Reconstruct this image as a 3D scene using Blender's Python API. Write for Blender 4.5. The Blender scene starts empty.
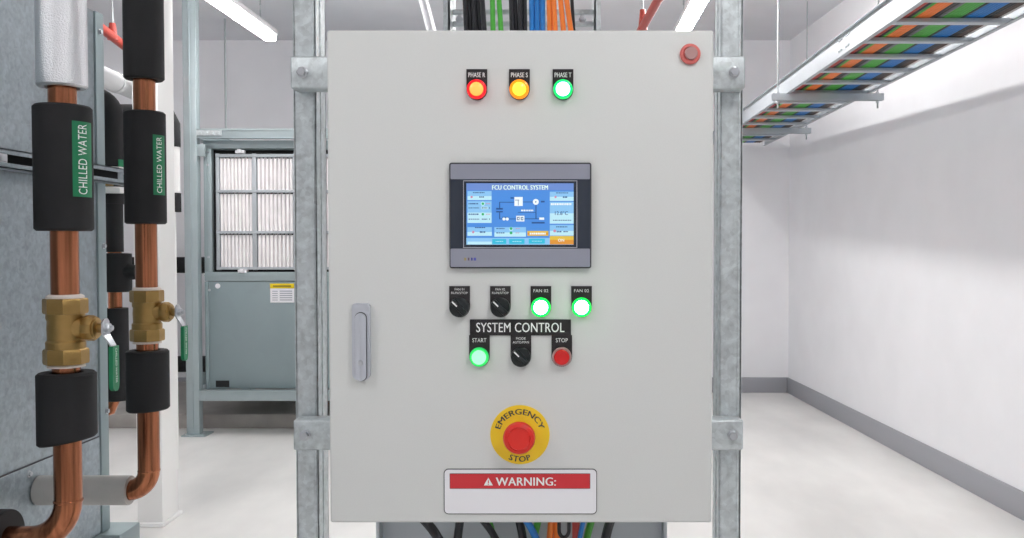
import bpy, bmesh, math, random
from mathutils import Vector, Matrix
random.seed(7)
C = bpy.context.scene.collection
PI = math.pi
# ---------------------------------------------------------------- camera
EYE, F, PX, PY = 1.5, 900.0, 565.0, 269.0
PITCH = math.atan(24.0 / F)
cam = bpy.data.cameras.new('camera'); camo = bpy.data.objects.new('camera', cam); C.objects.link(camo)
camo.location = (0, 0, EYE); camo.rotation_euler = (PI/2 - PITCH, 0, 0)
cam.sensor_fit = 'HORIZONTAL'; cam.sensor_width = 36; cam.lens = F / 1024 * 36
cam.shift_x = -(PX - 512) / 1024; cam.clip_start = .05; cam.clip_end = 60
bpy.context.scene.camera = camo

def W(u, v, Y):
    """point at depth Y seen at pixel (u, v)"""
    x = (u - PX) / F; y = (PY - v) / F
    d = Vector((x, math.cos(PITCH) + y*math.sin(PITCH), -math.sin(PITCH) + y*math.cos(PITCH)))
    return Vector((0, 0, EYE)) + d * (Y / d.y)
def zz(v, Y): return W(565, v, Y).z
def xx(u, Y, v=245): return W(u, v, Y).x

# ---------------------------------------------------------------- materials
def lin(h):
    h = h.lstrip('#'); o = []
    for i in (0, 2, 4):
        c = int(h[i:i+2], 16) / 255
        o.append(c/12.92 if c <= .04045 else ((c+.055)/1.055)**2.4)
    return (*o, 1)
MATS = {}
def mat(name, col, rough=.5, metal=0., noise=0., nscale=30., bump=0., bscale=200., emit=0., ecol=None, stretch=None, spec=.5, rnoise=0.):
    m = bpy.data.materials.new(name); m.use_nodes = True
    nt = m.node_tree; N = nt.nodes; L = nt.links; b = N['Principled BSDF']
    c = lin(col) if isinstance(col, str) else col
    b.inputs['Base Color'].default_value = c
    b.inputs['Roughness'].default_value = rough; b.inputs['Metallic'].default_value = metal
    b.inputs['Specular IOR Level'].default_value = spec
    tc = N.new('ShaderNodeTexCoord'); mp = N.new('ShaderNodeMapping')
    L.new(tc.outputs['Object'], mp.inputs['Vector'])
    if stretch: mp.inputs['Scale'].default_value = stretch
    if noise:
        n = N.new('ShaderNodeTexNoise'); n.inputs['Scale'].default_value = nscale; n.inputs['Detail'].default_value = 5
        L.new(mp.outputs[0], n.inputs['Vector'])
        r = N.new('ShaderNodeValToRGB')
        r.color_ramp.elements[0].position = .3; r.color_ramp.elements[1].position = .7
        r.color_ramp.elements[0].color = (*[x*(1-noise) for x in c[:3]], 1)
        r.color_ramp.elements[1].color = (*[min(1, x*(1+noise)) for x in c[:3]], 1)
        L.new(n.outputs['Fac'], r.inputs['Fac']); L.new(r.outputs[0], b.inputs['Base Color'])
        if rnoise:
            mr = N.new('ShaderNodeMapRange'); mr.inputs['To Min'].default_value = rough-rnoise; mr.inputs['To Max'].default_value = rough+rnoise
            L.new(n.outputs['Fac'], mr.inputs['Value']); L.new(mr.outputs[0], b.inputs['Roughness'])
    if bump:
        n2 = N.new('ShaderNodeTexNoise'); n2.inputs['Scale'].default_value = bscale; n2.inputs['Detail'].default_value = 3
        L.new(mp.outputs[0], n2.inputs['Vector'])
        bu = N.new('ShaderNodeBump'); bu.inputs['Strength'].default_value = bump; bu.inputs['Distance'].default_value = .003
        L.new(n2.outputs['Fac'], bu.inputs['Height']); L.new(bu.outputs[0], b.inputs['Normal'])
    if emit:
        b.inputs['Emission Color'].default_value = lin(ecol or col) if isinstance(ecol or col, str) else ecol
        b.inputs['Emission Strength'].default_value = emit
    MATS[name] = m; return m
def galv(name, col, sc=60., metal=.55, rough=.42, var=.16):
    m = bpy.data.materials.new(name); m.use_nodes = True
    nt = m.node_tree; N = nt.nodes; L = nt.links; b = N['Principled BSDF']; c = lin(col)
    b.inputs['Metallic'].default_value = metal
    tc = N.new('ShaderNodeTexCoord')
    v = N.new('ShaderNodeTexVoronoi'); v.inputs['Scale'].default_value = sc; L.new(tc.outputs['Object'], v.inputs['Vector'])
    n = N.new('ShaderNodeTexNoise'); n.inputs['Scale'].default_value = sc*.35; n.inputs['Detail'].default_value = 6; n.inputs['Distortion'].default_value = .6
    L.new(tc.outputs['Object'], n.inputs['Vector'])
    sx = N.new('ShaderNodeSeparateColor'); L.new(v.outputs['Color'], sx.inputs[0])
    mx = N.new('ShaderNodeMix'); mx.inputs[0].default_value = .82
    L.new(sx.outputs[0], mx.inputs[2]); L.new(n.outputs['Fac'], mx.inputs[3])
    r = N.new('ShaderNodeValToRGB'); r.color_ramp.elements[0].position = .25; r.color_ramp.elements[1].position = .75
    r.color_ramp.elements[0].color = (*[x*(1-var) for x in c[:3]], 1)
    r.color_ramp.elements[1].color = (*[min(1, x*(1+var)) for x in c[:3]], 1)
    L.new(mx.outputs[0], r.inputs['Fac']); L.new(r.outputs[0], b.inputs['Base Color'])
    mr = N.new('ShaderNodeMapRange'); mr.inputs['To Min'].default_value = rough-.1; mr.inputs['To Max'].default_value = rough+.12
    L.new(mx.outputs[0], mr.inputs['Value']); L.new(mr.outputs[0], b.inputs['Roughness'])
    MATS[name] = m; return m
M_wall = mat('wall_paint', '#f0f0f3', .75, noise=.02, nscale=3, bump=.05, bscale=300)
M_ceil = mat('ceiling_paint', '#e4e4e8', .8, noise=.03, nscale=2, bump=.05, bscale=80)
M_floor = mat('floor_concrete', '#e6e5e2', .4, noise=.13, nscale=1.7, bump=.03, bscale=40, rnoise=.08, stretch=(1, .45, 1))
M_skirt = mat('skirting_grey', '#9fa0a6', .5)
M_pad = mat('pad_concrete', '#a39f9a', .8, noise=.12, nscale=5, bump=.2, bscale=60)
M_duct = mat('duct_white', '#c9cacc', .6)
M_white = mat('white_cladding', '#f4f4f2', .5)
M_door = mat('cabinet_paint', '#dadcda', .42, noise=.015, nscale=500, bump=.04, bscale=900)
M_galv = galv('galvanised', '#cbd2d4', 130, metal=.5, var=.24)
M_galv_big = galv('galvanised_sheet', '#98a3a9', 110, metal=.5, rough=.38, var=.26)
M_galv_far = galv('galvanised_far', '#94a3a6', 8, metal=.4, rough=.5, var=.05)
M_galv_frame = galv('galvanised_frame', '#a9b6b9', 10, metal=.45, rough=.45, var=.06)
M_galv_tray = galv('galvanised_tray', '#b9bfc4', 12, metal=.4, rough=.5, var=.05)
M_dark = mat('dark_recess', '#151617', .8)
M_black = mat('black_foam', '#1d1d1f', .78, noise=.25, nscale=9, bump=.08, bscale=60)
M_foil = mat('foil', '#dcdde0', .3, 1., bump=.5, bscale=380)
M_foilgrey = mat('foil_grey', '#b4b2ae', .5, .3, noise=.08, nscale=12, bump=.2)
M_copper = mat('copper', '#a86c4e', .22, 1., noise=.38, nscale=9, stretch=(11, 11, .5), rnoise=.08)  # vertical streaks in the colour stand in for reflections on the tubes
M_brass = mat('brass', '#a98a55', .36, .95, noise=.12, nscale=30, bump=.15, bscale=300)
M_steel = mat('bright_steel', '#c9ccd0', .28, .9)
M_green = mat('green_vinyl', '#0f7a4e', .4)
M_wtxt = mat('white_print', '#f2f4f2', .5)
M_tape = mat('white_sealant', '#e6dcd4', .8, bump=.6, bscale=120)
M_bplast = mat('black_plastic', '#17191b', .32)
M_knob = mat('knob_black', '#11191b', .28)
M_legend = mat('legend_plate', '#231f21', .38)
M_yellow = mat('yellow_plate', '#f2c91e', .45)
M_red = mat('red_button', '#dc2a20', .35)
M_redstop = mat('red_stop', '#d81c1c', .3)
M_pinkgrey = mat('grey_pink_lens', '#b9908e', .3)
M_ringred = mat('muted_red_ring', '#d8706a', .4)
M_silver = mat('silver_satin', '#9c9fad', .38, .35)
M_alu = mat('cast_alu', '#c6cad2', .35, .4)
M_charcoal = mat('charcoal_glass', '#2c3441', .2)
M_filter = mat('filter_media', '#f4f1f2', .9, noise=.05, nscale=14)
M_redpipe = mat('red_enamel', '#a83c30', .4)
M_rod = mat('zinc_rod', '#aeb4b6', .4, .5)
M_signred = mat('sign_red', '#cf3038', .4)
M_signwhite = mat('sign_white', '#eeeef2', .35)
M_line = mat('dark_line', '#3c3d41', .5)
M_sticker = mat('sticker_yellow', '#ead018', .5)
M_greyprint = mat('grey_print', '#a9abb5', .6)
CAB = {'black': mat('cable_black', '#202126', .4), 'green': mat('cable_green', '#4fae3f', .4), 'blue': mat('cable_blue', '#1f78c4', .4),
       'orange': mat('cable_orange', '#f08030', .4), 'red': mat('cable_red', '#b8423c', .45), 'grey': mat('cable_grey', '#787a80', .45), 'white': mat('cable_white', '#e2e2e2', .45), 'brown': mat('cable_brown', '#5c4a42', .5)}
M_tube = mat('lit_diffuser', '#ffffff', .4, emit=56., ecol='#fffdfb')
M_fixture = mat('fixture_body', '#e8e8ea', .4)
def lamp(name, core, rim, cs, rs):
    """two glowing materials: hot lens core and tinted collar"""
    a = mat(name+'_core', core, .2, emit=cs, ecol=core); b = mat(name+'_rim', rim, .2, emit=rs, ecol=rim); return a, b
L_red = lamp('red_lamp', '#ff9a48', '#e81420', 1.25, .75)
L_amb = lamp('amber_lamp', '#ffc53a', '#f08a10', 1.3, .8)
L_grn = lamp('green_lamp', '#96ffc8', '#10c860', 9, 1.1)
L_gr2 = lamp('green_lamp_bright', '#96ffc0', '#10d044', 34.0, 1.7)
L_gr3 = lamp('green_push', '#7cff98', '#28b85a', 1.7, .8)
def em(name, col, s=1.0): return mat(name, '#101010', .3, emit=s, ecol=col)
S_bg = em('ui_blue', '#4a8ee0'); S_top = em('ui_top', '#6c8ed2'); S_pan = em('ui_panel', '#8cc6f2'); S_panl = em('ui_panel_light', '#bfeaf8')
S_txt = em('ui_title', '#e8fff4'); S_dk = em('ui_navy', '#1c4c8e'); S_gr = em('ui_green', '#26b068'); S_or = em('ui_orange', '#e09430')
S_oy = em('ui_gold', '#e4c040'); S_teal = em('ui_teal', '#28bcdc'); S_w = em('ui_white', '#f4fcff'); S_pk = em('ui_pink', '#d08aa8')

# ---------------------------------------------------------------- mesh builder
class MB:
    def __init__(s): s.bm = bmesh.new(); s.mi = 0
    def m(s, i): s.mi = i; return s
    def _add(s, vs, fs):
        v = [s.bm.verts.new(p) for p in vs]; out = []
        for f in fs:
            try: fc = s.bm.faces.new([v[i] for i in f]); fc.material_index = s.mi; out.append(fc)
            except ValueError: pass
        return v
    def box(s, x0, x1, y0, y1, z0, z1, bev=0, seg=2, rot=None, piv=None):
        b = bmesh.new()
        v = [b.verts.new(p) for p in ((x0,y0,z0),(x1,y0,z0),(x1,y1,z0),(x0,y1,z0),(x0,y0,z1),(x1,y0,z1),(x1,y1,z1),(x0,y1,z1))]
        for f in ((3,2,1,0),(4,5,6,7),(0,1,5,4),(1,2,6,5),(2,3,7,6),(3,0,4,7)): b.faces.new([v[i] for i in f])
        if bev: bmesh.ops.bevel(b, geom=list(b.edges), offset=bev, segments=seg, affect='EDGES', profile=.5)
        if rot is not None:
            p = Vector(piv) if piv is not None else Vector(((x0+x1)/2, (y0+y1)/2, (z0+z1)/2))
            for q in b.verts: q.co = rot @ (q.co - p) + p
        s.merge(b); return s
    def merge(s, b):
        b.verts.index_update()
        s._add([q.co.copy() for q in b.verts], [[q.index for q in f.verts] for f in b.faces]); b.free()
    def sweep(s, pts, r, n=12, cap=True, rs=None):
        pts = [Vector(p) for p in pts]; rings = []; vs = []; fs = []
        t0 = (pts[1]-pts[0]).normalized(); up = Vector((0,0,1)) if abs(t0.z) < .9 else Vector((0,1,0))
        a = t0.cross(up).normalized()
        for i, p in enumerate(pts):
            if i == 0: t = t0
            elif i == len(pts)-1: t = (pts[i]-pts[i-1]).normalized()
            else: t = ((pts[i+1]-p).normalized() + (p-pts[i-1]).normalized()).normalized()
            a = (a - t*a.dot(t)).normalized(); b = t.cross(a)
            rr = rs[i] if rs else r
            for k in range(n):
                an = 2*PI*k/n; vs.append(p + (a*math.cos(an) + b*math.sin(an))*rr)
        for i in range(len(pts)-1):
            for k in range(n):
                fs.append((i*n+k, i*n+(k+1)%n, (i+1)*n+(k+1)%n, (i+1)*n+k))
        if cap: fs.append(tuple(reversed(range(n)))); fs.append(tuple((len(pts)-1)*n+k for k in range(n)))
        s._add(vs, fs); return s
    def cyl(s, p0, p1, r, n=24, r2=None): return s.sweep([p0, p1], r, n, rs=[r, r if r2 is None else r2])
    def lathe(s, prof, origin, axis, n=32, phase=0):
        """prof: list of (radius, distance along axis)"""
        o = Vector(origin); ax = Vector(axis).normalized()
        u = ax.cross(Vector((0,0,1)) if abs(ax.z) < .9 else Vector((0,1,0))).normalized(); w = ax.cross(u)
        vs = []; fs = []
        for r, d in prof:
            for k in range(n):
                an = 2*PI*(k+phase)/n; vs.append(o + ax*d + (u*math.cos(an) + w*math.sin(an))*max(r, 1e-5))
        for i in range(len(prof)-1):
            for k in range(n): fs.append((i*n+k, i*n+(k+1)%n, (i+1)*n+(k+1)%n, (i+1)*n+k))
        fs.append(tuple(reversed(range(n)))); fs.append(tuple((len(prof)-1)*n+k for k in range(n)))
        s._add(vs, fs); return s
    def poly(s, pts, thick, nrm):
        """flat outline extruded against nrm"""
        n = len(pts); nv = Vector(nrm); vs = [Vector(p) for p in pts] + [Vector(p) + nv*thick for p in pts]
        fs = [tuple(range(n)), tuple(reversed(range(n, 2*n)))] + [(i, i+n, (i+1)%n+n, (i+1)%n) for i in range(n)]
        s._add(vs, fs); return s
    def raw(s, vs, fs): s._add(vs, fs); return s
    def build(s, name, mats, parent=None, root=None, **props):
        bm = s.bm
        bmesh.ops.recalc_face_normals(bm, faces=bm.faces)
        for f in bm.faces: f.smooth = True
        for e in bm.edges:
            if len(e.link_faces) == 2 and e.calc_face_angle(0) > math.radians(32): e.smooth = False
            elif len(e.link_faces) != 2: e.smooth = False
        me = bpy.data.meshes.new(name); 
        if parent is not None:
            bmesh.ops.translate(bm, verts=bm.verts, vec=-wloc(parent))
        bm.to_mesh(me); bm.free()
        for m_ in (mats if isinstance(mats, (list, tuple)) else [mats]): me.materials.append(m_)
        o = bpy.data.objects.new(name, me); C.objects.link(o)
        if parent is not None: o.parent = parent
        for k, v in props.items(): o[k] = v
        return o
def wloc(o):
    v = Vector((0,0,0))
    while o is not None: v += o.location; o = o.parent
    return v
def thing(name, label, cat, loc=(0,0,0), group=None):
    o = bpy.data.objects.new(name, None); C.objects.link(o); o.location = loc; o.empty_display_size = .05
    o['label'] = label; o['category'] = cat
    if group: o['group'] = group
    return o
def tag(o, label, cat, group=None):
    o['label'] = label; o['category'] = cat
    if group: o['group'] = group
    return o
def origin_to(o, p):
    """single-mesh thing: move the origin to p without moving the shape"""
    o.data.transform(Matrix.Translation(-Vector(p))); o.location = p; return o

_tc = {}
def text2d(s, bold=0.0):
    """glyph outlines as filled flat polygons: verts (x,y), faces; cap height normalised to 1, origin at left baseline"""
    key = (s, bold)
    if key in _tc: return _tc[key]
    cu = bpy.data.curves.new('txt', 'FONT'); cu.body = s; cu.size = 1; cu.resolution_u = 3; cu.offset = bold; cu.space_character = 1.04 + bold*2
    ob = bpy.data.objects.new('txt', cu); me = bpy.data.meshes.new_from_object(ob)
    vs = [(v.co.x, v.co.y) for v in me.vertices]; fs = [tuple(p.vertices) for p in me.polygons]
    bpy.data.objects.remove(ob); bpy.data.meshes.remove(me); bpy.data.curves.remove(cu)
    x0 = min(v[0] for v in vs); x1 = max(v[0] for v in vs); h = .69
    vs = [((x-x0)/h, y/h) for x, y in vs]
    _tc[key] = (vs, fs, (x1-x0)/h); return _tc[key]
def put_text(mb, s, cx, cz, y, cap, width=None, bold=.015, mi=1):
    """lettering facing -Y, centred at cx, cz"""
    vs, fs, w = text2d(s, 0); k = cap; kx = (width/w) if width else cap
    for j, sh in enumerate((0, -1, 1) if bold else (0,)):
        mb.m(mi).raw([(cx + (a - w/2)*kx + sh*bold*cap*1.3, y - j*.00003, cz + (b-.5)*k) for a, b in vs], fs)

# ================================================================ ROOM
XL, XR, YB, YF, H = -6.0, xx(789, 9.12), 9.12, -3.5, 3.56
def struct(name, mb, m): o = mb.build(name, m); o['kind'] = 'structure'; return o
struct('floor', MB().box(XL, XR+.6, YF, YB, -.1, 0), M_floor)
struct('ceiling', MB().box(XL, XR+.6, YF, YB, H, H+.1), M_ceil)
struct('wall_back', MB().box(XL-.1, XR+.1, YB, YB+.1, -.1, H+.1), M_wall)
TH = .055                                   # the right wall runs slightly out of square
RW = Matrix.Rotation(TH, 3, 'Z'); PV = (XR, YB, 0)
struct('wall_right', MB().box(XR, XR+.1, YF-.2, YB, -.1, H+.1, rot=RW, piv=PV), M_wall)
XE = XR + .6
struct('wall_left', MB().box(XL-.1, XL, YF, YB, -.1, H+.1), M_wall)
struct('wall_front', MB().box(XL-.1, XR+.6, YF-.1, YF, -.1, H+.1), M_wall)
struct('baseboard_right', MB().box(XR-.012, XR, YF, YB-.002, 0, .155, .002, rot=RW, piv=PV), M_skirt)
struct('baseboard_back', MB().box(XL, XR-.012, YB-.012, YB, 0, .155, .002), M_skirt)
# boxed column, left
Yc = 4.77
struct('column', MB().box(xx(133.5, Yc), xx(159.5, Yc), Yc, Yc+.2, 0, H, .008), M_white)
struct('column_base', MB().box(xx(130, Yc), xx(162, Yc), Yc-.03, Yc+.22, 0, .02, .004), M_white)

# ================================================================ LIGHTS
def ceiling_light(X, y0, y1, label):
    z = 3.10; t = thing('linear_light', label, 'ceiling light', (X, (y0+y1)/2, z), 'linear tube lights hung from the ceiling')
    MB().box(X-.05, X+.05, y0, y1, z+.03, z+.075, .008).build('housing', M_fixture, t)
    MB().box(X-.048, X+.048, y0+.01, y1-.01, z-.02, z+.03, .02, 3).build('diffuser', M_tube, t)
    for yy in (y0+.25, y1-.25):
        mb = MB(); n = 9
        for k in range(n):   # short chain links
            zc = z+.075 + (H-z-.075)*(k+.5)/n; ll = (H-z-.075)/n*.62
            if k % 2: mb.box(X-.006, X+.006, yy-.0015, yy+.0015, zc-ll, zc+ll, .001, 1)
            else: mb.box(X-.0015, X+.0015, yy-.006, yy+.006, zc-ll, zc+ll, .001, 1)
        mb.build('chain', M_rod, t)
    return t
ceiling_light(-2.285, 5.64, 7.05, 'glowing linear light hanging above the filter unit at left')
ceiling_light(.89, 5.64, 7.05, 'glowing linear light hanging behind cabinet top right corner')
for X in (-2.285, .89):
    side = 'left' if X < 0 else 'right'
    ceiling_light(X, 3.2, 4.6, 'linear ceiling light in the %s row nearer than the glowing one in view' % side)
    ceiling_light(X, -.9, .5, 'linear ceiling light in the %s row directly ahead of the cabinet front' % side)

# ================================================================ SUPPORT FRAME
Yp = 1.60                                   # post front
frame = thing('mounting_rack', 'galvanised steel strut frame with two posts carrying the white control cabinet', 'frame', (xx(520, Yp), Yp, 0))
def channel_post(x0, x1, y0, y1, z0, z1, flip=1):
    mb = MB(); t = .003; w = x1-x0
    mb.box(x0, x1, y0, y0+t, z0, z1, .001, 1); mb.box(x0, x0+t, y0, y1, z0, z1); mb.box(x1-t, x1, y0, y1, z0, z1)
    mb.box(x0, x0+w*.28, y1-t, y1, z0, z1); mb.box(x1-w*.28, x1, y1-t, y1, z0, z1)
    # pressed ribs along the front face
    mb.box(x0+w*.80, x0+w*.86, y0-.0015, y0+.001, z0, z1); mb.box(x0+.001, x0+w*.05, y0-.0015, y0+.001, z0, z1)
    # return lip on the inner face
    xi = x1 if flip > 0 else x0
    mb.box(min(xi, xi+flip*.0015), max(xi, xi+flip*.0015), y0+.024, y0+.030, z0, z1)
    return mb
PLx = (xx(294.5, Yp), xx(317.5, Yp)); PRx = (xx(719.5, Yp), xx(742, Yp))
for (a, b), fl, nm in ((PLx, 1, 'left'), (PRx, -1, 'right')):
    po = channel_post(a, b, Yp, Yp+.062, .01, H, fl).build('post', M_galv, frame, label='galvanised strut post %s of the cabinet' % nm)
    MB().box(a-.05, b+.05, Yp-.04, Yp+.10, 0, .01, .002).build('base_plate', M_galv, po)
Yx = Yp - .045
for v0, v1, w in ((56, 88.5, 'upper'), (420, 450.5, 'lower')):
    mb = MB(); z0, z1 = zz(v1, Yx), zz(v0, Yx)
    br = mb.box(xx(291.5, Yx), xx(744.5, Yx), Yx, Yp-.0016, z0, z1, .004, 3).build('crossbar', M_galv, frame, label='galvanised %s crossbar whose ends show beside the cabinet' % w)
    for u in (303.5, 733.5):
        x = xx(u, Yx); zc = (z0+z1)/2
        b = MB(); b.lathe([(.0095, 0), (.0095, .002), (.0085, .0025)], (x, Yx, zc), (0,-1,0), 24)
        b.lathe([(.0082, .002), (.0082, .0075), (.007, .009), (.0, .0092)], (x, Yx, zc), (0,-1,0), 6)
        b.build('bolt', M_steel, br)

# ================================================================ CONTROL CABINET
Yd = 1.40; K = Yd/F                          # door face; metres per pixel
DX0, DX1 = xx(328, Yd), xx(713, Yd); DZ1, DZ0 = zz(30, Yd), zz(523, Yd)
cab = thing('control_cabinet', 'off-white steel electrical control cabinet with touch screen and lit buttons', 'cabinet', ((DX0+DX1)/2, Yd, DZ0))
MB().box(DX0+.004, DX1-.004, Yd+.022, Yx, DZ0+.003, DZ1-.003, .003).build('body', M_door, cab)
MB().box(DX0, DX1, Yd, Yd+.02, DZ0, DZ1, .004, 4).build('door', M_door, cab)
def dp(u, v, off=0.0):
    p = W(u, v, Yd); return Vector((p.x, Yd-off, p.z))
def bx(mb, u0, v0, u1, v1, y0, y1, bev=0, seg=2):
    """box on the door between two picture corners, standing y0..y1 proud of the door"""
    a = dp(u0, v0); b = dp(u1, v1)
    mb.box(a.x, b.x, Yd-y1, Yd-y0, b.z, a.z, bev, seg)
def rrect(u0, v0, u1, v1, r, off, n=6, rb=None):
    a = dp(u0, v0); b = dp(u1, v1); r = r*K; rb = r if rb is None else rb*K; out = []
    for cx, cz, s, rr in ((b.x-r, a.z-r, 0, r), (a.x+r, a.z-r, 1, r), (a.x+rb, b.z+rb, 2, rb), (b.x-rb, b.z+rb, 3, rb)):
        for k in range(n+1):
            an = (s + k/n)*PI/2; out.append(Vector((cx + rr*math.cos(an), Yd-off, cz + rr*math.sin(an))))
    return out
def legend(parent, cu, top, cv, lines, halfw=10.3, r=None, mt=None):
    """black legend plate with a round lower end behind a button"""
    r = halfw; mb = MB(); c = dp(cu, cv); t = dp(cu, top); hw = halfw*K
    pts = [Vector((c.x-hw, Yd-.003, t.z)), Vector((c.x-hw, Yd-.003, c.z))]
    for k in range(1, 16): an = PI + PI*k/16; pts.append(Vector((c.x + hw*math.cos(an), Yd-.003, c.z + hw*math.sin(an))))
    pts += [Vector((c.x+hw, Yd-.003, c.z)), Vector((c.x+hw, Yd-.003, t.z))]
    mb.m(0).poly(pts, .0028, (0,1,0))
    for s, v, cap, wd in lines: put_text(mb, s, c.x, dp(cu, v).z, Yd-.0034, cap*K, wd*K, .012 if cap > 4 else 0)
    return mb.build('legend_plate', [mt or M_legend, M_wtxt], parent)
def pilot(cu, top, cv, lines, mats, label, deep=.011):
    c = dp(cu, cv)
    col = MB().lathe([(.0148, .003), (.0153, .007), (.0146, .0105), (.0122, .0112), (.0118, .0095), (.0, .0093)], c, (0,-1,0), 40).build('pilot_light', mats[1], cab, label=label)
    MB().lathe([(.0108, .009), (.0106, deep), (.0096, deep+.0022), (.0070, deep+.0038), (.0035, deep+.0046), (.0, deep+.0048)], c, (0,-1,0), 40).build('lens', mats[0], col)
    legend(col, cu, top, cv, lines)
for cu, L_, mt, lb in ((477, 'R', L_red, 'red pilot light under its black legend'), (519.5, 'S', L_amb, 'amber pilot light under its black legend'), (563, 'T', L_grn, 'green pilot light at right of the amber one')):
    pilot(cu, 69.5, 90, [('PHASE '+L_, 75.3, 4.6, 16.5)], mt, lb)
pilot(541, 286, 307, [('FAN 02', 290.6, 3.0, 14.8)], L_gr2, 'left of the two bright green lights on the upper button row')
pilot(581.5, 286, 307, [('FAN 02', 290.6, 3.0, 14.8)], L_gr2, 'right of the two bright green lights on the upper button row')
def knob(cu, top, cv, lines, label):
    c = dp(cu, cv)
    k = MB().lathe([(.0152, .003), (.0155, .008), (.0150, .0115), (.0132, .0125), (.0, .0125)], c, (0,-1,0), 40).build('selector_knob', M_knob, cab, label=label)
    R = Matrix.Rotation(math.radians(45), 3, 'Y')
    mb = MB(); mb.box(c.x-.0145, c.x+.0145, Yd-.021, Yd-.0115, c.z-.0042, c.z+.0042, .0018, 2, rot=R, piv=c)
    mb.build('grip', M_knob, k)
    mb = MB(); mb.box(c.x-.0135, c.x-.0030, Yd-.0214, Yd-.0206, c.z-.0011, c.z+.0011, rot=R, piv=c); mb.build('pointer', M_wtxt, k)
    legend(k, cu, top, cv, lines)
knob(459.8, 286, 307, [('FAN 01', 289.2, 2.2, 9.5), ('RUN/STOP', 292.8, 2.2, 16.5)], 'black selector knob, leftmost on the upper button row')
knob(500.5, 286, 307, [('FAN 02', 289.2, 2.2, 9.5), ('RUN/STOP', 292.8, 2.2, 16.5)], 'black selector knob, second on the upper button row')
knob(521, 335, 356.5, [('MODE', 338.2, 2.4, 9.5), ('AUTO/MAN', 342, 2.4, 16)], 'black selector knob between the start and stop buttons')
mb = MB(); bx(mb, 470, 319.3, 571, 335.3, 0, .0028, .0006, 1)
a = dp(520.4, 327.2); put_text(mb, 'SYSTEM CONTROL', a.x, a.z, Yd-.0033, 9.4*K, 88*K, .008)
mb.build('system_control_plate', [M_legend, M_wtxt], cab)
c = dp(479.6, 356.5)
pb = MB().lathe([(.0148, .003), (.0153, .007), (.0146, .0115), (.0122, .012), (.0118, .0105), (0, .010)], c, (0,-1,0), 40).build('start_button', L_gr3[1], cab, label='green lit start button')
MB().lathe([(.0112, .010), (.0112, .0135), (.0104, .0148), (0, .0152)], c, (0,-1,0), 40).build('lens', L_gr3[0], pb)
legend(pb, 479.6, 335, 356.5, [('START', 340, 4.0, 14)])
c = dp(561.8, 356.3)
pb = MB().lathe([(.0148, .003), (.0153, .007), (.0146, .0115), (.0126, .012), (.0122, .0105), (0, .010)], c, (0,-1,0), 40).build('stop_button', M_pinkgrey, cab, label='red stop button with pale bezel')
MB().lathe([(.0118, .010), (.0118, .0145), (.0108, .0158), (.009, .0152), (0, .0150)], c, (0,-1,0), 40).build('cap', M_redstop, pb)
legend(pb, 561.8, 335, 356.3, [('STOP', 340, 4.0, 12)])
# emergency stop
c = dp(520, 434.5); R30 = 29.8*K
es = thing_es = MB().lathe([(R30, .0003), (R30, .0016), (R30-.0008, .002), (0, .002)], c, (0,-1,0), 64)
def arc_text(mb, s, r, a0, cap, bold, mi, bottom=False, adv=1.0):
    vs, fs, w = text2d(s, 0)
    for sh in (-.03, .03):
      out = []
      for x, y in vs:
        dx = (x - w/2 + sh)*cap*adv
        if not bottom: rr = r + y*cap; th = PI/2 - dx/r; out.append((c.x + rr*math.cos(th), Yd-.0024, c.z + rr*math.sin(th)))
        else: rr = r - y*cap; th = -PI/2 + dx/(r-cap*.5); out.append((c.x + rr*math.cos(th), Yd-.0024, c.z + rr*math.sin(th)))
      mb.m(mi).raw([(a_, b_ - sh*.001, c_) for a_, b_, c_ in out], fs)
arc_text(es, 'EMERGENCY', 20.5*K, 0, 5.6*K, .012, 1, adv=1.12)
arc_text(es, 'STOP', 27.2*K, 0, 5.6*K, .012, 1, bottom=True, adv=1.1)
es = es.build('emergency_stop', [M_yellow, M_line], cab, label='round yellow emergency stop plate with red mushroom button')
MB().lathe([(.017, .002), (.017, .008), (.0125, .009), (.0125, .018), (.0225, .0195), (.0248, .023), (.0248, .028), (.0228, .0325), (.0186, .0345), (.0178, .0335), (.0168, .0335), (.016, .035), (0, .036)], c, (0,-1,0), 48).build('mushroom_button', M_red, es)
mb = MB()                                     # raised turn-to-release arcs
for a0 in (20, 140, 260):
    pts = []; 
    for k in range(9): an = math.radians(a0 + 80*k/8); pts.append((c.x + .0172*math.cos(an), Yd-.0345, c.z + .0172*math.sin(an)))
    mb.sweep(pts, .0012, 6)
mb.build('release_arrows', M_red, es)
# warning sign
mb = MB()
mb.m(2).poly(rrect(443.8, 468.6, 597, 514, 4.5, .0012), .0011, (0,1,0))
mb.m(0).poly(rrect(444.6, 469.4, 596.2, 513.2, 4.0, .0018), .0008, (0,1,0))
mb.m(2).poly(rrect(449.8, 473.1, 590.2, 488.4, .4, .0021, 2), .0003, (0,1,0))
mb.m(1).poly(rrect(450.3, 473.6, 589.7, 487.9, .3, .0024, 2), .0003, (0,1,0))
a = dp(526, 481); put_text(mb, 'WARNING:', a.x, a.z, Yd-.003, 8.3*K, 60*K, .025, 3)
a = dp(488.5, 485); mb.m(3).poly([(a.x-4.6*K, Yd-.0028, a.z), (a.x+4.6*K, Yd-.0028, a.z), (a.x, Yd-.0028, a.z+8*K)], .0003, (0,1,0))
mb.m(1); mb.box(a.x-.45*K, a.x+.45*K, Yd-.0032, Yd-.0028, a.z+2.2*K, a.z+5.2*K); mb.box(a.x-.45*K, a.x+.45*K, Yd-.0032, Yd-.0028, a.z+.8*K, a.z+1.6*K)
mb.build('warning_sign', [M_signwhite, M_signred, M_line, M_wtxt], cab, label='white rounded warning sign with red header')
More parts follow.
